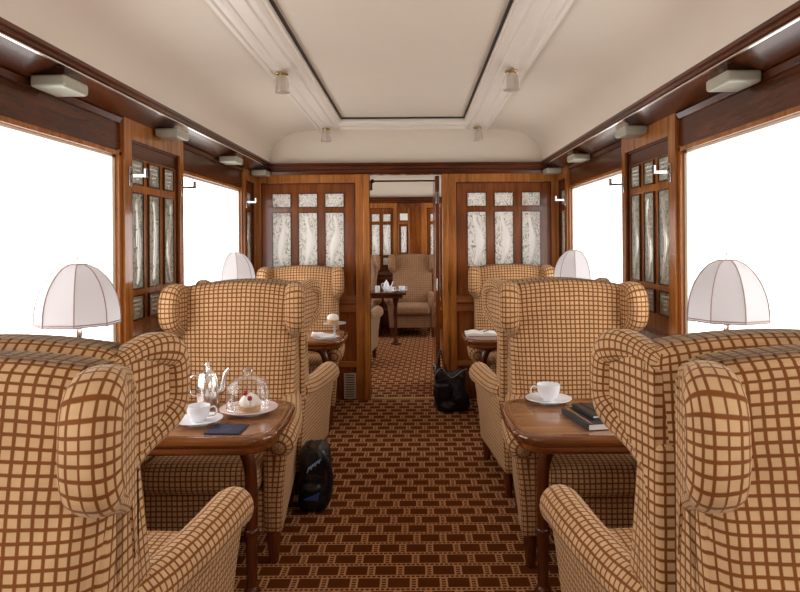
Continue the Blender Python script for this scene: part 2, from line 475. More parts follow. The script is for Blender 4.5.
WIN1 = [(-2.78, -1.39), (-.52, .87), (1.74, 3.13), (4.0, 5.36)]
WIN2 = [(6.5, 7.75), (8.6, 9.85)]
ZS, ZT = 0.80, 1.865
wn = [0]
def side_wall(x, s, side, blind):
    """s=+1: the wall's outer side is +x"""
    wins = WIN1 + WIN2
    b = MB()
    x0, x1 = (x, x + .09 * s) if s > 0 else (x + .09 * s, x)
    b.box(x0, x1, YF, YE + .1, 0, ZS)
    b.box(x0, x1, YF, YE + .1, ZT, 2.12)
    ys = [YF] + [q for w in wins for q in w] + [YE + .1]
    for i in range(0, len(ys), 2): b.box(x0, x1, ys[i], ys[i + 1], ZS, ZT)
    wall = struct(b.build('wall_' + side, WD['red_z'], smooth=False))
    h = MB(); h.T = Matrix.Identity(4)
    # polished board above the windows and the sill board
    xi = x - .012 * s
    h.box(min(x, xi), max(x, xi), YF, YE, ZT + .012, 2.06)
    h.build('frieze_board', WD['dark_y'], wall, bevel=.003, smooth=False)
    d = MB(); d.prism([(x, .80), (x - .035 * s, .80), (x - .035 * s, .83), (x - .02 * s, .85), (x - .02 * s, .90), (x - .04 * s, .92), (x - .04 * s, .95), (x, .965)], 'y', YF, YB) if 0 else None
    for (a, c) in wins:
        wn[0] += 1
        f = MB()
        for (yy0, yy1) in ((a - .03, a), (c, c + .03)): f.box(min(x, x - .02 * s), max(x, x - .02 * s), yy0, yy1, ZS - .03, ZT + .03)
        f.box(min(x, x - .02 * s), max(x, x - .02 * s), a - .03, c + .03, ZT, ZT + .022)
        f.box(min(x, x - .05 * s), max(x, x - .05 * s), a - .03, c + .03, ZS - .03, ZS)
        w = struct(f.build('window_%d' % wn[0], WD['honey_z'], smooth=False, bevel=.003))
        g = MB()
        for (yy0, yy1) in ((a, a + .03), (c - .03, c)): g.box(min(x, x + .05 * s), max(x, x + .05 * s), yy0, yy1, ZS, ZT)
        g.box(min(x, x + .05 * s), max(x, x + .05 * s), a, c, ZT - .012, ZT)
        g.build('window_frame', CREAMSTRIP, w, smooth=False)
        g = MB(); g.box(x + .068 * s - .003, x + .068 * s + .003, a, c, ZS, ZT); g.build('window_pane', PLATE_GLASS, w, smooth=False)
        # blind cloth with very soft folds
        n = 40; vs = []; fs = []
        for i in range(n + 1):
            yy = a + .025 + (c - a - .05) * i / n
            off = x + (.036 + .0025 * math.sin(i * 1.1) + .0015 * math.sin(i * 2.7)) * s
            for zz in (ZS + .002, ZT - .012): vs.append((off, yy, zz))
            for zz in (ZS + .002, ZT - .012): vs.append((off + .002 * s, yy, zz))
        for i in range(n):
            q = 4 * i
            fs += [(q, q + 4, q + 5, q + 1), (q + 2, q + 3, q + 7, q + 6), (q, q + 2, q + 6, q + 4), (q + 1, q + 5, q + 7, q + 3)]
        g = MB(); g.add(vs, fs); g.build('roller_blind', blind if a < YB else BLN, w)
        g = MB(); g.box(x + .03 * s - .006, x + .03 * s + .006, a + .03, c - .03, ZS, ZS + .018); g.build('blind_bar', BRASS, w, smooth=False)
    return wall
wall_l = side_wall(XL, -1, 'left', BLL)
wall_r = side_wall(XR, 1, 'right', BLR)

# ---- relief panels -------------------------------------------------------
def frame_T(origin, u, nrm):
    """local: X = along wall, Y = out of wall toward room, Z = up"""
    u = Vector(u); nrm = Vector(nrm); M = Matrix.Identity(4)
    M.col[0] = (*u, 0); M.col[1] = (*nrm, 0); M.col[2] = (0, 0, 1, 0); M.col[3] = (*origin, 1)
    return M
def fb(T, boxes, name, m, parent, bevel=.003):
    b = MB(); b.T = T
    for q in boxes: b.box(*q)
    return b.build(name, m, parent, smooth=False, bevel=bevel)
def pane(T, u0, u1, z0, z1, y0, parent, kind, gm, rm, seed):
    rnd = random.Random(seed)
    fr = [(u0 - .008, u0, y0, y0 + .012, z0 - .008, z1 + .008), (u1, u1 + .008, y0, y0 + .012, z0 - .008, z1 + .008),
          (u0, u1, y0, y0 + .012, z0 - .008, z0), (u0, u1, y0, y0 + .012, z1, z1 + .008)]
    b = MB(); b.T = T; b.box(u0, u1, y0, y0 + .006, z0, z1)
    p = b.build('etched_glass_pane', gm, parent, smooth=False)
    fb(T, fr, 'bead', WD['dark_z'], p, 0)
    r = MB(); r.T = T; uc = (u0 + u1) / 2; w = u1 - u0; h = z1 - z0; yy = y0 + .006
    if kind == 'grapes':
        rows = 4
        for i in range(rows):
            k = rows + 1 - i
            for j in range(k):
                r.ball((uc + (j - (k - 1) / 2) * w * .15, yy, z1 - h * (.2 + .2 * i)), w * .065, sy=.6, seg=8)
    else:
        # a winding stem with leaf-like lobes and small curls
        ph = rnd.uniform(0, 6.3); am = w * rnd.uniform(.10, .17)
        pts = [(uc + am * math.sin(ph + 5.2 * t), yy + .001, z0 + h * (.04 + .9 * t)) for t in [i / 20 for i in range(21)]]
        r.tube(pts, lambda t: (w * (.10 + .12 * math.sin(PI * min(1, t * 1.15)) ** 2 * (1 - .25 * math.sin(9 * t))), .009), seg=10, up=T.to_3x3().inverted() @ (T.to_3x3() @ Vector((0, 1, 0))))
        for i in range(9):
            t = (i + .5) / 9; sd = -1 if i % 2 else 1
            cx = uc + am * math.sin(ph + 5.2 * t); cz = z0 + h * (.04 + .9 * t)
            ex = min(max(cx + sd * w * .34, u0 + .012), u1 - .012)
            q = smooth_path([(cx, yy, cz), ((cx + ex) / 2, yy + .003, cz + h * .035), (ex, yy, cz + h * rnd.uniform(-.02, .05)), (ex - sd * w * .1, yy, cz + h * rnd.uniform(.03, .07))], 8)
            r.tube(q, lambda t: (w * (.055 - .035 * t), .005), seg=6, up=(0, 1, 0))
    r.build('glass_relief', rm, p)
    return p

def glazed_panel(T, W, parent, cols, zlow, gm, rm, seed, frame_w, zb=.945, zt=1.96, ztop=2.06, rec='red_z'):
    low = True
    """recessed panel between stiles; cols = pane spans in u"""
    u0, u1 = frame_w
    fb(T, [(u0, u1, 0, .008, zb, zt)], 'recessed_panel', WD[rec], parent, 0)
    fb(T, [(0, u0, 0, .034, 0.0, ztop), (u1, W, 0, .034, 0, ztop)], 'stile', WD['honey_z'], parent)
    fb(T, [(u0, u1, 0, .034, zt, ztop)], 'top_rail', WD['honey_z'], parent)
    b = MB(); b.T = T
    b.prism([(0, .79), (.045, .79), (.05, .80), (.05, .865), (.066, .875), (.066, .885), (.05, .90), (.036, .925), (.036, zb), (0, zb)], 'x', u0, u1)
    b.build('dado_rail', WD['red_x'], parent, smooth=False, bevel=.003)
    fb(T, [(u0, u1, 0, .012, .08, .79)], 'lower_panel', WD['red_z'], parent, 0)
    fb(T, [(u0, u1, 0, .034, .30, .35)], 'lower_rail', WD['honey_x'], parent)
    # thin inner bead around the recess
    fb(T, [(u0, u0 + .01, 0, .022, zb, zt), (u1 - .01, u1, 0, .022, zb, zt), (u0, u1, 0, .022, zt - .01, zt)], 'recess_bead', WD['dark_z'], parent, 0)
    for i, (a, c) in enumerate(cols):
        pane(T, a, c, 1.745, 1.862, .008, parent, 'grapes', gm, rm, seed + i)
        pane(T, a, c, 1.20, 1.69, .008, parent, 'stem', gm, rm, seed + 10 + i)
        if low: pane(T, a, c, 1.04, 1.155, .008, parent, 'grapes', gm, rm, seed + 20 + i)

# near piers on both side walls and the half piers by the partition
def pier(x, s, y0, y1, parent, seed):
    L = y1 - y0
    T = frame_T((x, y0, 0), (0, 1, 0), (-s, 0, 0))
    fw = (.085, L - .06)
    mid = L / 2 - .004
    cols = [(mid - .215 - .068 + .0, mid - .215 + .068), (mid - .068, mid + .068), (mid + .215 - .068, mid + .215 + .068)]
    glazed_panel(T, L, parent, cols, True, ETCH_S, RELIEF_S, seed, fw, rec='honey_z')
for (x, s, par, sd) in ((XL, -1, wall_l, 100), (XR, 1, wall_r, 200)):
    pier(x, s, 3.16, 3.97, par, sd)
    pier(x, s, .90, 1.71, par, sd + 50)
    L = 5.80 - 5.39
    T = frame_T((x, 5.39, 0), (0, 1, 0), (-s, 0, 0))
    glazed_panel(T, L, par, [(.14, .27)], True, ETCH_S, RELIEF_S, sd + 70, (.06, L - .05))

# ---- partition at the end of the saloon ----------------------------------
DL, DR = -.40, .255
b = MB()
b.box(XL, DL, YB, YB + .07, 0, 2.13); b.box(DR, XR, YB, YB + .07, 0, 2.13); b.box(DL, DR, YB, YB + .07, 2.035, 2.13)
wall_b = struct(b.build('wall_back', WD['red_z'], smooth=False))
T = frame_T((XL, YB, 0), (1, 0, 0), (0, -1, 0))
cl = [(-1.274 - XL, -1.115 - XL), (-1.038 - XL, -.875 - XL), (-.798 - XL, -.635 - XL)]
glazed_panel(T, DL - XL, wall_b, cl, True, ETCH_W, RELIEF_W, 300, (-1.378 - XL, -.526 - XL), ztop=2.035)
T = frame_T((DR, YB, 0), (1, 0, 0), (0, -1, 0))
cl = [(.487 - DR, .65 - DR), (.733 - DR, .895 - DR), (.98 - DR, 1.14 - DR)]
glazed_panel(T, XR - DR, wall_b, cl, True, ETCH_W, RELIEF_W, 340, (.381 - DR, 1.242 - DR), ztop=2.035)
# door casing
b = MB()
b.box(DL - .055, DL, YB - .05, YB + .08, 0, 2.035); b.box(DR, DR + .055, YB - .05, YB + .08, 0, 2.035)
b.build('door_casing', WD['honey_z'], wall_b, smooth=False, bevel=.006)
# open door leaf folded back into the next saloon
b = MB(); b.box(.196, .236, YB + .08, YB + .74, .01, 2.03)
d1 = struct(b.build('door_1', WD['red_z'], smooth=False, bevel=.003))
for zz in (1.83, 1.03, .3):
    q = MB(); q.box(.200, .232, YB + .072, YB + .080, zz - .055, zz + .055); q.tube([(.215, YB + .075, zz - .055), (.215, YB + .075, zz + .055)], .012, 10, cap='flat')
    q.build('hinge', CHROME, d1, smooth=True)
q = MB(); q.tube([(DL + .03, YB + .10, 1.985), (DR - .06, YB + .10, 1.985)], .008, 8); q.ball((DL + .02, YB + .10, 1.985), .02)
q.box(DL, DL + .02, YB + .09, YB + .11, 1.90, 1.99)
q.build('curtain_rail', WD['dark_x'], wall_b)
# vent grille low on the partition
vt = thing('vent_grille', (-.585, YB - .036, .13), 'small beige slatted vent grille low on the wood partition left of the doorway', 'vent')
q = MB(); q.box(-.055, .055, -.006, 0, -.115, -.10); q.box(-.055, .055, -.006, 0, .10, .115); q.box(-.055, -.04, -.006, 0, -.1, .1); q.box(.04, .055, -.006, 0, -.1, .1)
q.build('grille_frame', VENT, vt, smooth=False, bevel=.002)
for i in range(9):
    q = MB(); q.box(-.04, .04, -.005, -.001, -.092 + i * .0215, -.08 + i * .0215); q.build('slat', VENT, vt, smooth=False)
q = MB(); q.box(-.04, .04, -.001, 0, -.1, .1); q.build('backing', GAP_SHADE, vt, smooth=False)

# ---- far end wall of the next saloon --------------------------------------
b = MB(); b.box(XL, XR, YE, YE + .08, 0, 2.13)
wall_e = struct(b.build('wall_end', WD['red_z'], smooth=False))
T = frame_T((XL, YE, 0), (1, 0, 0), (0, -1, 0))
W1 = -.36 - XL
cl = [(XL - XL + .28, .28 + .13), (-.68 - XL, -.56 - XL), (-.50 - XL, -.38 - XL)]
glazed_panel(T, -.27 - XL, wall_e, cl, True, ETCH_W, RELIEF_W, 400, (.08, -.33 - XL), ztop=2.04)
T = frame_T((.12, YE, 0), (1, 0, 0), (0, -1, 0))
cl = [(.15, .28), (.40, .53), (.65, .78)]
glazed_panel(T, XR - .12, wall_e, cl, True, ETCH_W, RELIEF_W, 440, (.09, XR - .12 - .08), ztop=2.04)
b = MB(); b.box(-.265, .115, YE - .03, YE, 0, 1.98)
d2 = struct(b.build('door_2', WD['red_z'], smooth=False))
fb(Matrix(), [(-.255, -.24, YE - .045, YE - .03, 0, 1.95), (-.09, -.07, YE - .045, YE - .03, 0, 1.95), (-.255, -.07, YE - .045, YE - .03, 1.70, 1.73)], 'door_frame', WD['honey_z'], d2)
T = frame_T((0, YE - .03, 0), (1, 0, 0), (0, -1, 0))
fb(T, [(-.225, -.10, 0, .006, 1.76, 1.87)], 'upper_light', simple('frosted_light_glass', (.9, .92, .85), .3), d2, 0)
pane(T, -.21, -.12, 1.24, 1.66, 0.002, d2, 'stem', ETCH_W, RELIEF_W, 481)

# wall behind the camera
b = MB(); b.box(XL, XR, YF - .08, YF, 0, 2.13); struct(b.build('wall_front', WD['honey_z'], smooth=False))

# ---- cornices ---------------------------------------------------------------
def cornice(x, s, y0, y1, nm):
    P = lambda d, z: (x - s * d, z)
    b = MB()
    b.prism([P(0, 2.045), P(.15, 2.100), P(.15, 2.112), P(0, 2.112)], 'y', y0, y1)      # sloping soffit board
    c = struct(b.build(nm, WD['dark_y'], smooth=False))
    b = MB(); b.prism([P(.10, 2.112), P(.157, 2.108), P(.163, 2.116), P(.158, 2.126), P(.166, 2.134), P(.166, 2.150), P(.150, 2.160), P(.10, 2.160)], 'y', y0, y1)
    b.build('cornice_moulding', WD['dark_y'], c, smooth=False, bevel=.002)
    b = MB(); b.prism([P(.151, 2.099), P(.157, 2.101), P(.157, 2.106), P(.151, 2.106)], 'y', y0, y1)
    b.build('metal_edge_strip', SILVER, c, smooth=False)
    b = MB(); b.prism([P(.012, 2.025), P(.022, 2.025), P(.03, 2.05), P(.012, 2.05)], 'y', y0, y1)
    b.build('frieze_bead', WD['dark_y'], c, smooth=False)
    return c
cornice(XL, -1, YF, YB, 'trim_2'); cornice(XR, 1, YF, YB, 'trim_3')
cornice(XL, -1, YB + .07, YE, 'trim_4'); cornice(XR, 1, YB + .07, YE, 'trim_5')
def cross_cornice(yw, s, nm):
    P = lambda d, z: (yw + s * d, z)
    b = MB(); b.prism([P(0, 2.035), P(.03, 2.035), P(.04, 2.06), P(.035, 2.075), P(.05, 2.085), P(.05, 2.105), P(.07, 2.125), P(.07, 2.135), P(0, 2.135)], 'x', XL + .1, XR - .1)
    return struct(b.build(nm, WD['dark_x'], smooth=False, bevel=.002))
cross_cornice(YB, -1, 'trim_6'); cross_cornice(YE, -1, 'trim_7'); cross_cornice(YF, 1, 'trim_8')

# ---- ceiling ---------------------------------------------------------------
def half_profile(s, x):
    """from the cornice up the cove to the moulding; s as for walls"""
    pts = [(.155, 2.15), (.158, 2.20), (.175, 2.26), (.205, 2.315), (.25, 2.36), (.31, 2.395), (.39, 2.42), (.48, 2.435), (.61, 2.447)]
    return [(x - s * a, z) for a, z in pts]
def ceiling_run(y0, y1, nm):
    L = half_profile(-1, XL); R = half_profile(1, XR)[::-1]
    prof = L + [(-.62, 2.452), (.44, 2.452)] + R
    sub = [p for p in prof]
    vs = []; fs = []; n = len(sub)
    ny = max(2, int((y1 - y0) / .4))
    for j in range(ny + 1):
        y = y0 + (y1 - y0) * j / ny
        vs += [(p[0], y, p[1]) for p in sub]
    for j in range(ny):
        for i in range(n - 1):
            if nm == 'ceiling' and sub[i] == (-.62, 2.452): continue   # tray opening
            fs.append((j * n + i, (j + 1) * n + i, (j + 1) * n + i + 1, j * n + i + 1))
    b = MB(); b.add(vs, fs); c = struct(b.build(nm, CREAM, smooth=True, angle=60))
    return c
ceil = ceiling_run(YF, YB, 'ceiling')
TX0, TX1, TY = -.62, .44, 5.48
b = MB(); b.box(TX0 - .06, TX1 + .06, YF, TY + .06, 2.492, 2.50); b.build('tray_panel', CREAM, ceil, smooth=False)
b = MB()
b.box(TX0 - .05, TX0, YF, TY + .05, 2.452, 2.492); b.box(TX1, TX1 + .05, YF, TY + .05, 2.452, 2.492)
b.box(TX0, TX1, TY, YB, 2.452, 2.492)
b.build('tray_side', CREAM2, ceil, smooth=False)
b = MB()
for (a, c, y0_, y1_) in ((TX0 - .002, TX0 + .012, YF, TY), (TX1 - .012, TX1 + .002, YF, TY), (TX0, TX1, TY - .012, TY + .002)):
    b.box(a, c, y0_, y1_, 2.478, 2.4925)
b.build('shadow_gap', GAP_SHADE, ceil, smooth=False)  # solid dark strip, paints the shade line round the tray edge
# broad moulding on both sides of the tray, mitred across its far end
def mould(side):
    M = [(0, 2.470), (.012, 2.470), (.012, 2.452), (.02, 2.446), (.035, 2.440), (.05, 2.440), (.056, 2.446), (.068, 2.446), (.075, 2.436), (.14, 2.436), (.146, 2.430), (.165, 2.428), (.172, 2.434), (.20, 2.434), (.208, 2.424), (.228, 2.424), (.236, 2.44), (.236, 2.475), (0, 2.475)]
    return M
for sx, x0 in ((-1, TX0), (1, TX1)):
    b = MB(); b.prism([(x0 + sx * (u), z) for u, z in mould(sx)], 'y', YF, YB - .005)
    b.build('ceiling_moulding', CREAM2, ceil, smooth=False, bevel=.0015)
b = MB(); b.prism([(TY + u * .95, z) for u, z in mould(0)], 'x', TX0 - .03, TX1 + .03)
b.build('ceiling_moulding', CREAM2, ceil, smooth=False, bevel=.0015)
ceil2 = ceiling_run(YB + .07, YE, 'ceiling_next')
def lunette(y, nm, th=.02):
    L = half_profile(-1, XL); R = half_profile(1, XR)[::-1]
    poly = [(XL + .1, 2.10)] + L + [(-.62, 2.452), (-.62, 2.495), (.44, 2.495), (.44, 2.452)] + R + [(XR - .1, 2.10)]
    b = MB(); b.prism(poly, 'y', y, y + th); return struct(b.build(nm, CREAM, smooth=False))
lunette(YB + .001, 'wall_back_upper', .068); lunette(YE, 'wall_end_upper'); lunette(YF - .02, 'wall_front_upper')
# roof skin that closes the shell above the coves
b = MB(); b.box(XL - .1, XR + .1, YF - .1, 10.6, 2.51, 2.53); struct(b.build('roof', SHELLM, smooth=False))
b = MB(); b.box(XL - .1, XL - .0, YF - .1, 10.6, 2.12, 2.51); b.box(XR, XR + .1, YF - .1, 10.6, 2.12, 2.51); struct(b.build('roof_side', SHELLM, smooth=False))

# ------------------------------------------------------------------ ceiling tulip lights
def tulip(x, y, label):
    t = thing('ceiling_light', (x, y, 2.424), label, 'ceiling light', 'glass tulip lights along the ceiling mouldings')
    q = MB(); q.lathe([(.036, 0), (.038, -.006), (.03, -.012), (.026, -.02), (.0, -.02)], seg=20); q.build('rose', BRASS, t)
    wob = lambda a, z: 1 + .07 * math.cos(8 * a) * min(1, -z / .06)
    q = MB(); q.lathe([(.026, -.014), (.038, -.03), (.043, -.06), (.044, -.09), (.047, -.112), (.043, -.113), (.040, -.09), (.039, -.06), (.034, -.034), (.022, -.018)], seg=48, wob=wob)
    q.build('tulip_shade', TULIP, t)
    q = MB(); q.lathe([(.0001, -.07), (.012, -.066), (.015, -.055), (.009, -.035), (.009, -.02)], seg=12); q.build('bulb', PORC, t)
    return t
tulip(-.77, 3.76, 'frosted tulip glass light on the left ceiling moulding, the larger nearer one')
tulip(-.765, 5.62, 'small frosted tulip glass light at the far left corner of the ceiling moulding')
tulip(.575, 3.74, 'frosted tulip glass light on the right ceiling moulding, the larger nearer one')
tulip(.565, 5.62, 'small frosted tulip glass light at the far right corner of the ceiling moulding')

# ------------------------------------------------------------------ pale boxes under the cornice
def soffit_box(x, y, label, sc=1.0):
    t = thing('soffit_lamp', (x, y, 2.094), label, 'lamp', 'pale box lamps under the side cornices')
    q = MB(); q.soft(-.066, .066, -.088, .088, -.078, -.032, .012, 2); q.build('lamp_cover', BOXM, t)
    q = MB(); q.soft(-.05, .05, -.066, .066, -.0795, -.0775, .0009, 1); q.build('lens', simple('pale_lens', (.46, .45, .37), .25), t)
    q = MB(); q.box(-.06, .06, -.08, .08, -.032, .0); q.build('mount', BOXC, t, smooth=False)
    return t
for y, w in ((2.45, 'above the nearest window'), (3.59, 'above the etched glass pier'), (4.74, 'above the far window'), (5.66, 'in the corner by the partition')):
    soffit_box(-1.35, y, 'pale grey box lamp under the left cornice ' + w, 1)
for y, w in ((2.45, 'above the nearest window'), (3.60, 'above the etched glass pier'), (4.75, 'above the far window'), (5.66, 'in the corner by the partition')):
    soffit_box(1.225, y, 'pale grey box lamp under the right cornice ' + w, 1)

# ------------------------------------------------------------------ chrome coat hooks
def hook(x, s, y, z, label, d=1):
    t = thing('coat_hook', (x, y, z), label, 'coat hook', 'chrome coat hooks on the wooden piers')
    n = -s
    q = MB(); q.soft(min(0, .008 * n), max(0, .008 * n), -.017, .017, -.055, .045, .003, 1); q.build('back_plate', CHROME, t)
    q = MB(); q.box(min(.006 * n, .085 * n), max(.006 * n, .085 * n), -.006, .006, -.010, .004); q.soft(min(.075 * n, .088 * n), max(.075 * n, .088 * n), -.012, .012, -.012, .034, .003, 1)
    q.build('hook_arm', CHROME, t, smooth=False)
    for zz in (.032, -.042):
        q = MB(); q.ball((.01 * n, 0, zz), .004, seg=8); q.build('screw', CHROME, t)
    return t
hook(XL + .034, -1, 3.215, 1.775, 'chrome coat hook on the left pier, its near stile beside the big window')
hook(XL + .034, -1, 3.93, 1.775, 'chrome coat hook on the left pier, its far stile')
hook(XL + .034, -1, 5.45, 1.775, 'chrome coat hook on the narrow left pier next to the partition')
hook(XR - .034, 1, 3.215, 1.775, 'chrome coat hook on the right pier, its near stile beside the big window')
hook(XR - .034, 1, 3.93, 1.775, 'chrome coat hook on the right pier, its far stile')
hook(XR - .034, 1, 5.45, 1.775, 'chrome coat hook on the narrow right pier next to the partition')

# ------------------------------------------------------------------ wing chair (faces -Y)
def make_chair(label, fab, grp):
    t = thing('wing_chair', (0, 0, 0), label, 'armchair', grp)
    # back cushion: lumbar thick, reclined, crest arched
    def back(p):
        f = (p.z - .28) / .93
        k = p.x / .30
        p.x *= .88 + .17 * f
        if p.z > .9: p.z -= .030 * k * k * (p.z - .9) / .31
        front = 1 if p.y < .28 else 0
        yc = p.y
        if front:
            p.y += .075 * max(0, f) ** 1.3            # front plane leans back
            p.y -= .022 * (1 - k * k) * math.sin(PI * min(1, max(0, f)))
        else:
            p.y += .012 * f - .02
        p.y += .004 * math.sin(7 * p.x + 3 * p.z)
        return p
    q = MB(); q.soft(-.30, .30, .175, .40,   .28, 1.226, .055, 12, back); q.build('backrest', fab, t)
    for s in (-1, 1):
        # wing
        T = Matrix.Diagonal((s, 1, 1, 1))
        sh = lambda c: (c[0] + (.36 - c[1]) * .22, c[1], c[2])
        path = [(.350, 1.164), (.28, 1.178), (.215, 1.177), (.162, 1.155), (.148, 1.10), (.152, 1.04), (.178, 1.006), (.232, .975), (.285, .950), (.335, .925)]
        sp = smooth_path([(0, y, z) for y, z in path], 30)
        poly = [(p.y, p.z) for p in sp] + [(.36, .80), (.38, .80), (.38, 1.15)]
        q = MB(); q.T = T
        q.prism(poly, 'x', .235, .308, shear=sh)
        pts = [Vector((.276 + (.36 - p.y) * .24, p.y, p.z)) for p in sp]
        def rr(t_):
            pl = min(1, max(0, (t_ - .06) / .24)) * min(1, max(0, (.86 - t_) / .26))
            pl = pl * pl * (3 - 2 * pl)
            return (.027 + .018 * pl, .030 + .019 * pl)
        q.tube(pts, rr, seg=28, up=(1, 0, 0), ucirc=.056, sq=.78, vs_=1.18)
        q.build('wing', fab, t, angle=50)
        q = MB(); q.T = T
        # side of the back below the wing
        def side(p):
            f = (p.z - .5) / .5
            if p.y < .25: p.y += .10 * max(0, f)
            return p
        q.soft(.225, .305, .175, .392, .45, .99, .02, 4, side); q.build('back_side', fab, t)
        # arm
        q = MB(); q.T = T
        ap = smooth_path([(.270, .30, .585), (.290, .18, .572), (.320, .02, .570), (.345, -.14, .576), (.352, -.27, .572), (.350, -.335, .556)], 20)
        q.tube(ap, lambda t_: (.060 + .008 * t_, .060 + .008 * t_), seg=20, up=(0, 0, 1), ucirc=.056)
        q.build('arm', fab, t)
        q = MB(); q.T = T
        def panel(p):
            f = (p.z - .14) / .44
            if p.x > .31: p.x += .035 * f * f - .012 * (1 - f)
            else: p.x += .01 * f
            p.x *= 1 - .19 * max(0, (p.y + .28) / .66)
            if p.y < -.1: p.y -= .015 * f * f - .02 * (1 - f) ** 2 * 1.5
            return p
        q.soft(.265, .358, -.345, .385, .14, .56, .022, 6, panel); q.build('arm_panel', fab, t)
    def cush(p):
        if p.z > .43: p.z += .018 * (1 - (p.x / .27) ** 2) * (1 - ((p.y + .1) / .30) ** 2)
        if p.y < -.2: p.y -= .012 * (1 - (p.x / .27) ** 2)
        return p
    q = MB(); q.soft(-.262, .262, -.385, .21, .335, .468, .048, 6, cush); q.build('seat_cushion', fab, t)
    q = MB(); q.soft(-.27, .27, -.305, .37, .14, .325, .012, 2, lambda p: Vector((p.x * (1 - .15 * max(0, p.y) / .37), p.y, p.z))); q.build('seat_base', fab, t)
    for sx in (-1, 1):
        q = MB(); q.lathe([(.017, 0), (.021, .004), (.026, .07), (.031, .12), (.031, .145)], (sx * .305, -.285, 0), 16); q.build('leg', WD['leg'], t)
        q = MB(); q.lathe([(.016, 0), (.02, .004), (.025, .07), (.03, .145)], (sx * .255, .33, 0), 16); q.build('leg', WD['leg'], t)
    return t
G = 'checked velvet wing chairs of the near saloon'
ch = make_chair('checked wing chair facing the camera, nearest on the left at the picture edge', FAB, G)
ch.location = (-.876, .935, 0)
def put(x, y, rz, label): return again(ch, (x, y, 0), rz, label, G)
put(-.955, 1.785, PI, 'checked wing chair seen from behind its wing, near left, with its arm beside the aisle')
put(-.943, 3.155, 0, 'checked wing chair facing the camera behind the near left table with the glass cloche')
put(-.925, 3.965, PI, 'checked wing chair facing away, back to back behind the left chair at the cloche table')
put(-.975, 5.32, 0, 'checked wing chair facing the camera against the left half of the wood partition')
put(.838, .935, 0, 'checked wing chair facing the camera, nearest on the right at the picture edge')
put(.828, 1.785, PI, 'checked wing chair seen from behind its wing, near right, with its arm beside the aisle')
put(.808, 3.10, 0, 'checked wing chair facing the camera behind the near right table with the coffee cup')
put(.775, 3.91, PI, 'checked wing chair facing away, back to back behind the right chair at the coffee table')
put(.835, 5.32, 0, 'checked wing chair facing the camera against the right half of the wood partition')
G2 = 'brown wing chairs of the saloon beyond the doorway'
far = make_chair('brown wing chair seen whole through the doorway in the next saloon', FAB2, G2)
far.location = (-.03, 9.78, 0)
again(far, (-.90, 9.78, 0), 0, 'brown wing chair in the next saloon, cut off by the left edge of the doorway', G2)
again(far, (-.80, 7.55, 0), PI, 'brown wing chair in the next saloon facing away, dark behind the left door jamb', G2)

# ------------------------------------------------------------------ tables
def make_table(label):
    """aisle end toward +X; origin on the floor at the middle of the aisle end"""
    t = thing('dining_table', (0, 0, 0), label, 'table', 'wooden tables fixed to the side walls')
    Lg, Wd = .950, .29
    def outline(off, k=0):
        pts = [(-Lg, -Wd + off), (-.17 - off * .3, -Wd + off)]
        # slight swelling then a rounded, canted corner
        for a in range(0, 91, 15):
            r = .115 - off * .6
            pts.append((-.13 - off * .35 + (r + .0) * math.sin(math.radians(a)) * .98, -Wd + off + r * (1 - math.cos(math.radians(a)))))
        xr = -.012 - off
        pts.append((xr, -.11)); pts.append((xr + .004, 0)); n = len(pts)
        return pts + [(x, -y) for x, y in pts[:n - 1][::-1]]
    lv = [(.045, -.072), (.030, -.070), (.022, -.058), (.022, -.044), (.010, -.036), (.002, -.028), (0, -.014), (.004, -.004), (.014, .001), (.034, .001), (.042, -.005)]
    vs = []; fs = []; n = len(outline(0))
    for off, z in lv: vs += [(x, y, .72 + z) for x, y in outline(off)]
    for i in range(len(lv) - 1):
        for j in range(n):
            j2 = (j + 1) % n; fs.append((i * n + j, i * n + j2, (i + 1) * n + j2, (i + 1) * n + j))
    fs.append(tuple(range(n))[::-1])
    q = MB(); q.add(vs, fs); q.build('table_rim', WD['table'], t, angle=50)
    vs = [(x, y, .716) for x, y in outline(.040)] + [(x, y, .700) for x, y in outline(.040)]
    q = MB(); q.add(vs, [tuple(range(n)), tuple(range(n, 2 * n))[::-1]] + [(j + n, (j + 1) % n + n, (j + 1) % n, j) for j in range(n)])
    q.build('table_top', WD['table_inlay'], t, smooth=False)
    # apron under the rim
    q = MB(); q.box(-Lg, -.16, -.235, .235, .60 + .045, .652); q.build('apron', WD['table'], t, smooth=False, bevel=.004)
    # curved leg
    lp = smooth_path([(-.30, 0, .63), (-.215, 0, .61), (-.175, 0, .54), (-.165, 0, .42), (-.165, 0, .20), (-.165, 0, .02)], 24)
    q = MB(); q.tube(lp, lambda a: (.027 - .004 * a, .030 - .008 * a), seg=14, up=(1, 0, 0), cap='flat')
    q.lathe([(.030, .24), (.032, .245), (.032, .26), (.028, .265)], (-.165, 0, 0), 14)
    q.lathe([(.034, 0), (.036, .006), (.030, .022), (.024, .03)], (-.165, 0, 0), 14)
    q.build('leg', WD['leg'], t)
    q = MB(); q.box(-.25, -.13, -.03, .03, .630, .648); q.build('leg_bracket', WD['leg'], t, smooth=False, bevel=.003)
    return t
tb = make_table('glossy wooden table by the near left window, holding the teapot and glass cloche')
tb.location = (-.508, 2.62, 0)
TG = tb['group']
again(tb, (-.505, 4.87, 0), 0, 'small wooden table on the left before the partition, holding the cake stand', TG)
again(tb, (.352, 2.61, 0), PI, 'glossy wooden table by the near right window, holding the cup and black notebooks', TG)
again(tb, (.352, 4.87, 0), PI, 'small wooden table on the right before the partition, holding the open book', TG)

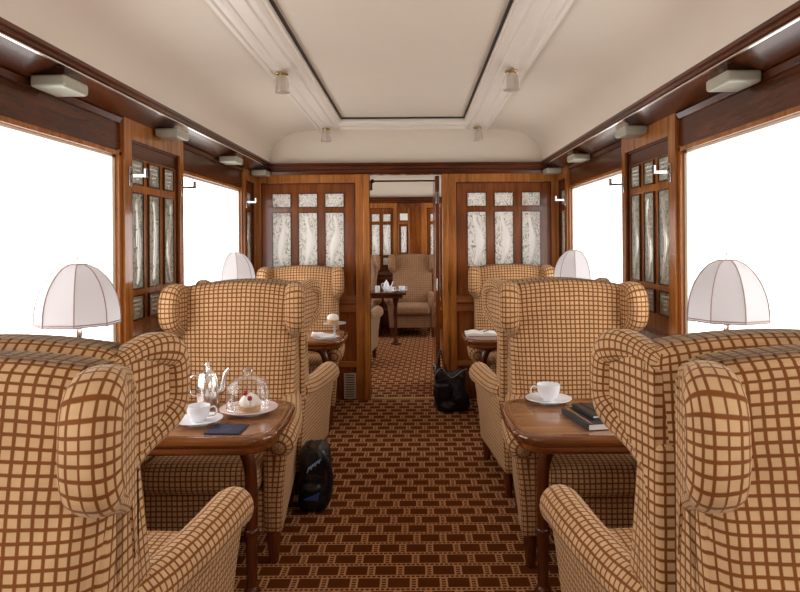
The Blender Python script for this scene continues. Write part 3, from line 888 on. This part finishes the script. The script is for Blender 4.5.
# far saloon table, with a pedestal on a foot
ft = thing('dining_table', (-.11, 8.85, 0), 'dark wooden table seen through the doorway, laid with white tea things', 'table', TG)
q = MB(); q.soft(-.95, 0, -.28, .28, .70, .735, .012, 2); q.build('table_top', WD['dark_x'], ft)
q = MB(); q.box(-.9, -.05, -.24, .24, .655, .70); q.build('apron', WD['dark_x'], ft, smooth=False, bevel=.004)
q = MB(); q.lathe([(.07, 0), (.07, .012), (.03, .03), (.022, .06), (.022, .5), (.03, .56), (.045, .62), (.05, .66)], (-.15, 0, 0), 16); q.build('leg', WD['dark_z'], ft)

# ------------------------------------------------------------------ table lamps
def make_lamp(label):
    t = thing('table_lamp', (0, 0, 0), label, 'table lamp', 'dome shaded lamps on the window tables')
    # base and stem
    q = MB(); q.lathe([(.058, 0), (.060, .006), (.05, .014), (.022, .022), (.014, .035), (.011, .06), (.011, .10), (.016, .11), (.011, .12), (.009, .36), (.014, .37), (.014, .40), (.010, .41)], seg=20); q.build('lamp_base', SILVER, t)
    q = MB(); q.tube([(0, 0, .40), (0, 0, .665)], .003, 8); q.ball((0, 0, .665), .005, seg=8); q.build('finial', SILVER, t)
    q = MB(); q.lathe([(.012, .41), (.026, .44), (.028, .47), (.018, .505), (.0001, .51)], seg=14); q.build('bulb', PORC, t)
    q = MB(); q.tube([(.02, 0, .36), (.025, 0, .34), (.024, 0, .31)], .002, 6); q.build('pull_chain', SILVER, t)
    z0, H = .418, .223
    def R(f):   # 0 bottom .. 1 top
        return .032 + (.146 - .032) * (max(0, 1 - f ** 2.3)) ** .66
    N = 8; ph = PI / 8
    vs = []; fs = []; K = 14; SUB = 4
    for i in range(K + 1):
        f = i / K; r = R(f)
        for j in range(N):
            a0 = ph + 2 * PI * j / N; a1 = ph + 2 * PI * (j + 1) / N
            for k in range(SUB):
                g = k / SUB
                x = r * ((1 - g) * math.cos(a0) + g * math.cos(a1)); y = r * ((1 - g) * math.sin(a0) + g * math.sin(a1))
                c = 1 - .025 * math.sin(PI * g)
                vs.append((x * c, y * c, z0 + H * f))
    n = N * SUB
    for i in range(K):
        for j in range(n):
            fs.append((i * n + j, i * n + (j + 1) % n, (i + 1) * n + (j + 1) % n, (i + 1) * n + j))
    q = MB(); q.add(vs, fs); q.build('lamp_shade', SHADE, t, angle=25)
    sh = t.children[-1]
    q = MB()
    for j in range(N):
        a = ph + 2 * PI * j / N
        q.tube([(R(i / K) * 1.005 * math.cos(a), R(i / K) * 1.005 * math.sin(a), z0 + H * i / K) for i in range(K + 1)], .0022, 6)
    for zz, r in ((z0, .147), (z0 + .008, .147), (z0 + H, .033)):
        ring = [(r * math.cos(ph + 2 * PI * j / N), r * math.sin(ph + 2 * PI * j / N), zz) for j in range(N)]
        for j in range(N): q.tube([ring[j], ring[(j + 1) % N]], .0022, 6)
    q.build('piping', PIPE, sh)
    q = MB()
    for j in range(4):
        a = PI / 2 * j + .3; q.tube([(0, 0, z0 + H - .002), (.032 * math.cos(a), .032 * math.sin(a), z0 + H - .002)], .0015, 5)
    q.build('spider', SILVER, sh)
    return t
TT = .7165
lp = make_lamp('cream silk dome table lamp in front of the near left window')
lp.location = (-1.262, 2.40, TT); LG = lp['group']
again(lp, (-1.306, 4.66, TT), 0, 'cream silk dome table lamp in front of the far left window', LG)
again(lp, (1.166, 2.385, TT), .35, 'cream silk dome table lamp in front of the near right window', LG)
again(lp, (1.166, 4.66, TT), .2, 'cream silk dome table lamp in front of the far right window', LG)

# ------------------------------------------------------------------ crockery
def make_cup(loc, rz, lab_c, lab_s, sc=1.0, saucer_r=.086, spoon=True):
    s_ = thing('saucer', loc, lab_s, 'saucer', 'white saucers', rz)
    k = saucer_r
    q = MB(); q.lathe([(.0001, .004), (k * .42, .004), (k * .46, .0065), (k * .75, .011), (k, .019), (k * 1.005, .021), (k * .98, .0215), (k * .72, .015), (k * .5, .0095), (k * .3, .009), (.0001, .009)], seg=36)
    q.lathe([(k * .46, 0), (k * .46, .006), (k * .4, .006), (k * .4, 0)], seg=36); q.build('dish', PORC, s_)
    if spoon:
        q = MB(); q.tube([(-.03, -k * .8, .024), (.02, -k * .74, .022), (.05, -k * .62, .022)], (.0022), 6); q.ball((-.04, -k * .80, .023), .012, sy=.6, sz=.3, seg=8)
        q.build('rim_spoon', SILVER, s_) if False else None
    c = thing('tea_cup', (loc[0], loc[1], loc[2] + .0095), lab_c, 'cup', 'white cups on saucers', rz)
    R = .046 * sc; H = .062 * sc
    q = MB(); q.lathe([(R * .5, 0), (R * .52, .004), (R * .58, .007), (R * .80, H * .28), (R * .96, H * .6), (R, H), (R * .97, H + .001), (R * .92, H * .6), (R * .75, H * .3), (R * .5, .010), (.0001, .010)], seg=36); q.build('bowl', PORC, c)
    hp = smooth_path([(R * .93, 0, H * .82), (R * 1.30, 0, H * .90), (R * 1.52, 0, H * .66), (R * 1.36, 0, H * .36), (R * .84, 0, H * .30)], 16)
    q = MB(); q.tube(hp, (.0035, .0055), 8, up=(0, 1, 0)); q.build('handle', PORC, c)
    return c
TZ = .7165
make_cup((-.862, 2.545, TZ), math.radians(10), 'white tea cup beside the navy card on the near left table', 'white saucer under the tea cup on the near left table', 1.0, .094)
make_cup((.592, 2.84, TZ), math.radians(180), 'white coffee cup with its handle to the left on the near right table', 'white saucer under the coffee cup on the near right table', 1.12, .101)

# silver teapot
tp = thing('silver_teapot', (-.905, 2.80, TZ), 'polished silver teapot with a tall spout on the near left table', 'teapot')
tp.scale = (1.06, 1.06, 1.1)
q = MB(); q.lathe([(.040, 0), (.043, .004), (.044, .02), (.047, .05), (.046, .085), (.040, .115), (.034, .128), (.033, .13), (.0001, .13)], seg=32); q.build('body', SILVER, tp)
q = MB(); q.lathe([(.035, .130), (.034, .135), (.022, .143), (.008, .148), (.006, .155), (.012, .160), (.014, .168), (.010, .176), (.0001, .179)], seg=24); q.build('lid', SILVER, tp)
sp_ = smooth_path([(.036, 0, .055), (.056, 0, .068), (.064, 0, .10), (.071, 0, .132), (.088, 0, .152)], 16)
q = MB(); q.tube(sp_, lambda a: (.016 - .010 * a, .013 - .008 * a), 12, up=(0, 1, 0), cap='flat'); q.build('spout', SILVER, tp)
hp = smooth_path([(-.036, 0, .12), (-.065, 0, .122), (-.080, 0, .09), (-.068, 0, .05), (-.040, 0, .04)], 16)
q = MB(); q.tube(hp, (.004, .006), 8, up=(0, 1, 0)); q.build('handle', SILVER, tp)

# cake plate, meringue cake, glass cloche
px, py = -.70, 2.695
pl = thing('cake_plate', (px, py, TZ), 'pale pink plate under the glass cloche on the near left table', 'plate')
q = MB(); q.lathe([(.06, 0), (.062, .008), (.085, .010), (.118, .021), (.120, .024), (.116, .025), (.085, .0155), (.0001, .0155)], seg=48); q.build('dish', PINKPORC, pl)
q = MB(); q.tube([(.118 * math.cos(2 * PI * i / 48), .118 * math.sin(2 * PI * i / 48), .0245) for i in range(48)], .0022, 6, closed=True); q.build('gold_rim', PINKPORC, pl)
ck = thing('cream_cake', (px + .008, py - .012, TZ + .0155), 'small cream topped cake with two red berries under the glass cloche', 'cake')
q = MB(); q.lathe([(.038, 0), (.042, .006), (.042, .016), (.038, .02), (.0001, .02)], seg=24); q.build('sponge', SPONGE, ck)
wob = lambda a, z: 1 + .08 * math.cos(7 * a + z * 60)
q = MB(); q.lathe([(.036, .02), (.042, .028), (.041, .04), (.034, .052), (.024, .062), (.012, .070), (.0001, .074)], seg=42, wob=wob); q.build('cream', CREAMCAKE, ck)
for (bx_, by_, bz_) in ((-.016, -.014, .074), (.008, -.036, .058)):
    q = MB(); q.ball((bx_, by_, bz_), .0105, seg=12); q.build('berry', BERRY, ck)
gc = thing('glass_cloche', (px - .004, py, TZ + .0255), 'clear glass cloche with a knob covering the cake on the near left table', 'cloche')
q = MB(); q.lathe([(.088, .0), (.0895, .004), (.089, .05), (.086, .085), (.076, .108), (.055, .124), (.030, .131), (.012, .133)], seg=48); q.build('dome', GLASS, gc)
q = MB(); q.tube([(.0888 * math.cos(2 * PI * i / 48), .0888 * math.sin(2 * PI * i / 48), .002) for i in range(48)], .002, 6, closed=True); q.build('rim', GLASS, gc)
q = MB(); q.lathe([(.014, .132), (.008, .137), (.009, .141), (.017, .148), (.018, .157), (.012, .165), (.0001, .167)], seg=20); q.build('knob', simple('solid_clear_glass', (1, 1, 1), .03, Transmission_Weight=1.0, IOR=1.45), gc)

# navy card
q = MB(); q.soft(-.066, .066, -.062, .062, 0, .006, .0015, 1)
o = q.build('folded_card', NAVY, None, loc=(-.722, 2.455, TZ)); o.rotation_euler = (0, 0, -.05)
tag(o, 'small navy blue card lying flat on the near left table beside the cup', 'card')

# notebooks
def notebook(loc, rz, sx, sy, h, label, edge, band=False):
    t = thing('notebook', loc, label, 'notebook', None, rz)
    q = MB(); q.box(-sx + .003, sx - .002, -sy + .002, sy - .002, .003, h - .003); q.build('pages', edge, t, smooth=False)
    q = MB(); q.soft(-sx, sx, -sy, sy, 0, .003, .0012, 1); q.soft(-sx, sx, -sy, sy, h - .003, h, .0012, 1); q.box(-sx, -sx + .003, -sy, sy, .001, h - .001)
    q.build('cover', BLACKC, t)
    if band:
        q = MB(); q.box(-sx * .55, -sx * .55 + .007, -sy - .001, sy + .001, h, h + .0015); q.box(-sx * .55, -sx * .55 + .007, -sy - .0015, -sy, 0, h); q.build('elastic_band', STRAP, t, smooth=False)
    else:
        q = MB(); q.box(-sx + .012, -sx + .02, -sy - .001, sy, h, h + .001); q.build('silver_edge', CHROME, t, smooth=False)
    return t
notebook((.722, 2.545, TZ), math.radians(10), .095, .125, .026, 'larger black notebook with white page edges, lying under the small one on the right table', PAPER)
notebook((.735, 2.575, TZ + .0275), math.radians(10), .068, .095, .014, 'small black notebook with an elastic band on top of the larger notebook', PAPER, True)

# back left table: cake stand, cake, napkin, plate
st = thing('cake_stand', (-.605, 4.84, TZ), 'small clear glass cake stand on the table left of the doorway', 'cake stand')
q = MB(); q.lathe([(.042, 0), (.04, .005), (.014, .012), (.009, .03), (.008, .07), (.014, .085), (.05, .092), (.085, .096), (.088, .104), (.084, .104), (.05, .098), (.0001, .097)], seg=32)
q.build('stand', simple('milky_pressed_glass', (.80, .80, .80), .12, Transmission_Weight=.4, IOR=1.3), st)
ck2 = thing('cream_bun', (-.615, 4.83, TZ + .099), 'cream topped brown bun on the small glass cake stand', 'cake')
q = MB(); q.lathe([(.035, 0), (.040, .01), (.038, .026), (.0001, .026)], seg=20); q.build('sponge', SPONGE, ck2)
q = MB(); q.lathe([(.036, .026), (.043, .034), (.040, .052), (.028, .066), (.012, .072), (.0001, .073)], seg=32, wob=wob); q.build('cream', CREAMCAKE, ck2)
p2 = thing('small_plate', (-.66, 4.71, TZ), 'white plate with a crumpled napkin on the table left of the doorway', 'plate')
q = MB(); q.lathe([(.05, 0), (.052, .006), (.09, .016), (.088, .019), (.05, .010), (.0001, .010)], seg=32); q.build('dish', PORC, p2)
def crumple(p): return p + Vector((0, 0, 1)) * (.022 * mnoise.noise(p * 22) + .02 * mnoise.noise(p * 9 + Vector((3, 1, 2))))
q = MB(); q.soft(-.10, .075, -.06, .06, .0, .055, .02, 8, lambda p: Vector((p.x + .02 * mnoise.noise(p * 14), p.y, max(0, p.z * (.55 + .45 * math.sin(9 * p.x + 4)) + .4 * p.z * mnoise.noise(p * 18)))))
o = q.build('linen_napkin', LINEN, None, loc=(-.665, 4.715, TZ + .0195)); tag(o, 'crumpled white napkin lying on the plate left of the doorway', 'napkin')

# back right table: open book
bk = thing('open_book', (.50, 4.86, TZ), 'open white book lying on the table right of the doorway', 'book')
for s in (-1, 1):
    q = MB(); q.T = Matrix.Diagonal((s, 1, 1, 1)); q.soft(.0, .115, -.085, .085, .003, .02, .003, 6, lambda p: Vector((p.x, p.y, p.z + (.008 * math.sin(PI * min(1, p.x / .05 * .5)) if p.z > .01 else 0)))); q.build('page_block', PAPER, bk)
q = MB(); q.box(-.118, .118, -.088, .088, 0, .003); q.build('cover', PIPGREY, bk, smooth=False)
q = MB(); q.tube([(.02, -.05, .032), (.075, .04, .032)], .004, 8)
o = q.build('pen', BLACKC, None, loc=(.50, 4.86, TZ + .0015)); tag(o, 'dark pen resting across the open book right of the doorway', 'pen')

# far saloon tea things
fz = .735
def fpot(x, y):
    t = thing('tea_pot', (x, y, fz), 'tall white teapot on the dark table seen through the doorway', 'teapot')
    q = MB(); q.lathe([(.035, 0), (.045, .03), (.042, .08), (.028, .12), (.026, .13), (.01, .14), (.008, .155), (.0001, .16)], seg=20); q.build('body', PORC, t)
    q = MB(); q.tube(smooth_path([(.04, 0, .05), (.07, 0, .08), (.09, 0, .13)], 8), lambda a: (.011 - .005 * a,) * 2, 8); q.build('spout', PORC, t)
    q = MB(); q.tube(smooth_path([(-.03, 0, .11), (-.065, 0, .10), (-.06, 0, .06), (-.038, 0, .03)], 10), .005, 8); q.build('handle', PORC, t)
fpot(-.385, 8.82)
q = MB(); q.lathe([(.032, 0), (.034, .02), (.033, .085), (.030, .085), (.030, .01), (.0001, .01)], seg=20)
tag(q.build('milk_jug', PORC, None, loc=(-.50, 8.70, fz)), 'white cylindrical jug left of the teapot beyond the doorway', 'jug')
make_cup((-.32, 8.68, fz), 0, 'white cup close to the teapot on the table beyond the doorway', 'white saucer close to the teapot beyond the doorway')
make_cup((-.17, 8.80, fz), 0, 'white cup at the aisle end of the table beyond the doorway', 'white saucer at the aisle end of the table beyond the doorway')

# ------------------------------------------------------------------ bags
def lump(sx, sy, sz, seed, taper=.12, lean=0.0, amp=.03):
    sd = Vector((seed, seed * 1.7, seed * .3))
    def fn(p):
        f = p.z / sz
        k = 1 - taper * f * f
        d = mnoise.noise(p * 7 + sd) * amp + mnoise.noise(p * 18 + sd) * amp * .35
        q = Vector((p.x * k + lean * f, p.y * k, p.z))
        c = Vector((lean * f, 0, sz * .5)); dr = (q - c)
        if dr.length > 1e-6: q += dr.normalized() * d * min(1, p.z / .05)
        q.z = max(q.z, 0.0)
        return q
    return fn
bg = thing('backpack', (-.548, 3.50, 0), 'shiny black backpack with blue patches on the carpet beside the left chair', 'bag')
q = MB(); q.soft(-.085, .082, -.13, .10, 0, .335, .05, 14, lump(.1, .1, .335, 3, .10, .0, .022)); q.build('bag_body', BLACKL, bg, angle=180)
q = MB(); q.soft(-.055, .055, -.155, -.09, .03, .165, .03, 8, lambda p: p + Vector((0, .01 * mnoise.noise(p * 20), 0))); q.build('front_pocket', BLACKL, bg, angle=180)
q = MB(); q.prism([(-.045, .085), (.046, .125), (.036, .080)], 'y', -.161, -.150); q.build('pocket_triangle', BLUEL, bg, smooth=False, bevel=.003)  # flat blue triangle on the pocket
q = MB()
for i in range(7): q.tube([(-.02 + .010 * i, -.143, .225 + .008 * i + .01 * (i % 2)), (-.012 + .010 * i, -.143, .250 + .007 * i)], .0032, 6)
q.build('pale_blue_strokes', simple('pale_blue_tone', (.35, .5, .8), .4), bg)  # row of short pale blue strokes above the pocket
q = MB(); q.tube(smooth_path([(.04, -.11, .31), (.078, -.115, .27), (.095, -.11, .20), (.09, -.105, .12), (.075, -.09, .05)], 20), (.006, .016), 8, up=(1, 0, 0)); q.build('shoulder_strap', STRAP, bg)
q = MB(); q.tube(smooth_path([(-.04, -.03, .325), (-.01, -.045, .36), (.03, -.03, .325)], 12), (.005, .010), 8, up=(0, 1, 0)); q.build('grab_loop', STRAP, bg)

b2 = thing('tote_bag', (.32, 5.42, 0), 'slumped black tote bag on the carpet right of the doorway', 'bag')
def tote(p):
    f = p.z / .34
    w = 1.0 - .10 * f
    q = Vector((p.x * w - .02 * f, p.y * (1 - .35 * f), p.z))
    if p.z > .2: q.z += .045 * (p.x / .15) ** 2 * (1 if p.x < 0 else .55) * ((p.z - .2) / .14) - .02 * ((p.z - .2) / .14) * max(0, 1 - abs(p.x) * 9)
    d = mnoise.noise(p * 8 + Vector((4, 2, 9))) * .03 + mnoise.noise(p * 20) * .01
    c = Vector((0, 0, .15)); dr = q - c; q += dr.normalized() * d * min(1, p.z / .04); q.z = max(0, q.z)
    return q
q = MB(); q.soft(-.155, .135, -.10, .10, 0, .34, .05, 14, tote); q.build('bag_body', BLACKL, b2, angle=180)
q = MB(); q.soft(-.145, -.02, -.14, -.075, .11, .25, .028, 6, lambda p: p + Vector((.0, .012 * mnoise.noise(p * 18), 0))); q.build('side_pocket', BLACKL, b2, angle=180)
q = MB(); q.tube(smooth_path([(-.165, -.06, .27), (-.145, -.09, .33), (-.10, -.085, .37), (-.04, -.085, .31), (.0, -.09, .295), (.07, -.085, .345), (.115, -.07, .36)], 30), .0035, 6); q.build('edge_binding', PIPGREY, b2)
q = MB(); q.tube(smooth_path([(-.14, -.02, .35), (-.13, -.0, .43), (-.10, .04, .50), (-.085, .05, .42), (-.05, .03, .33)], 24), (.006, .012), 8, up=(0, 1, 0)); q.build('carry_strap', STRAP, b2)
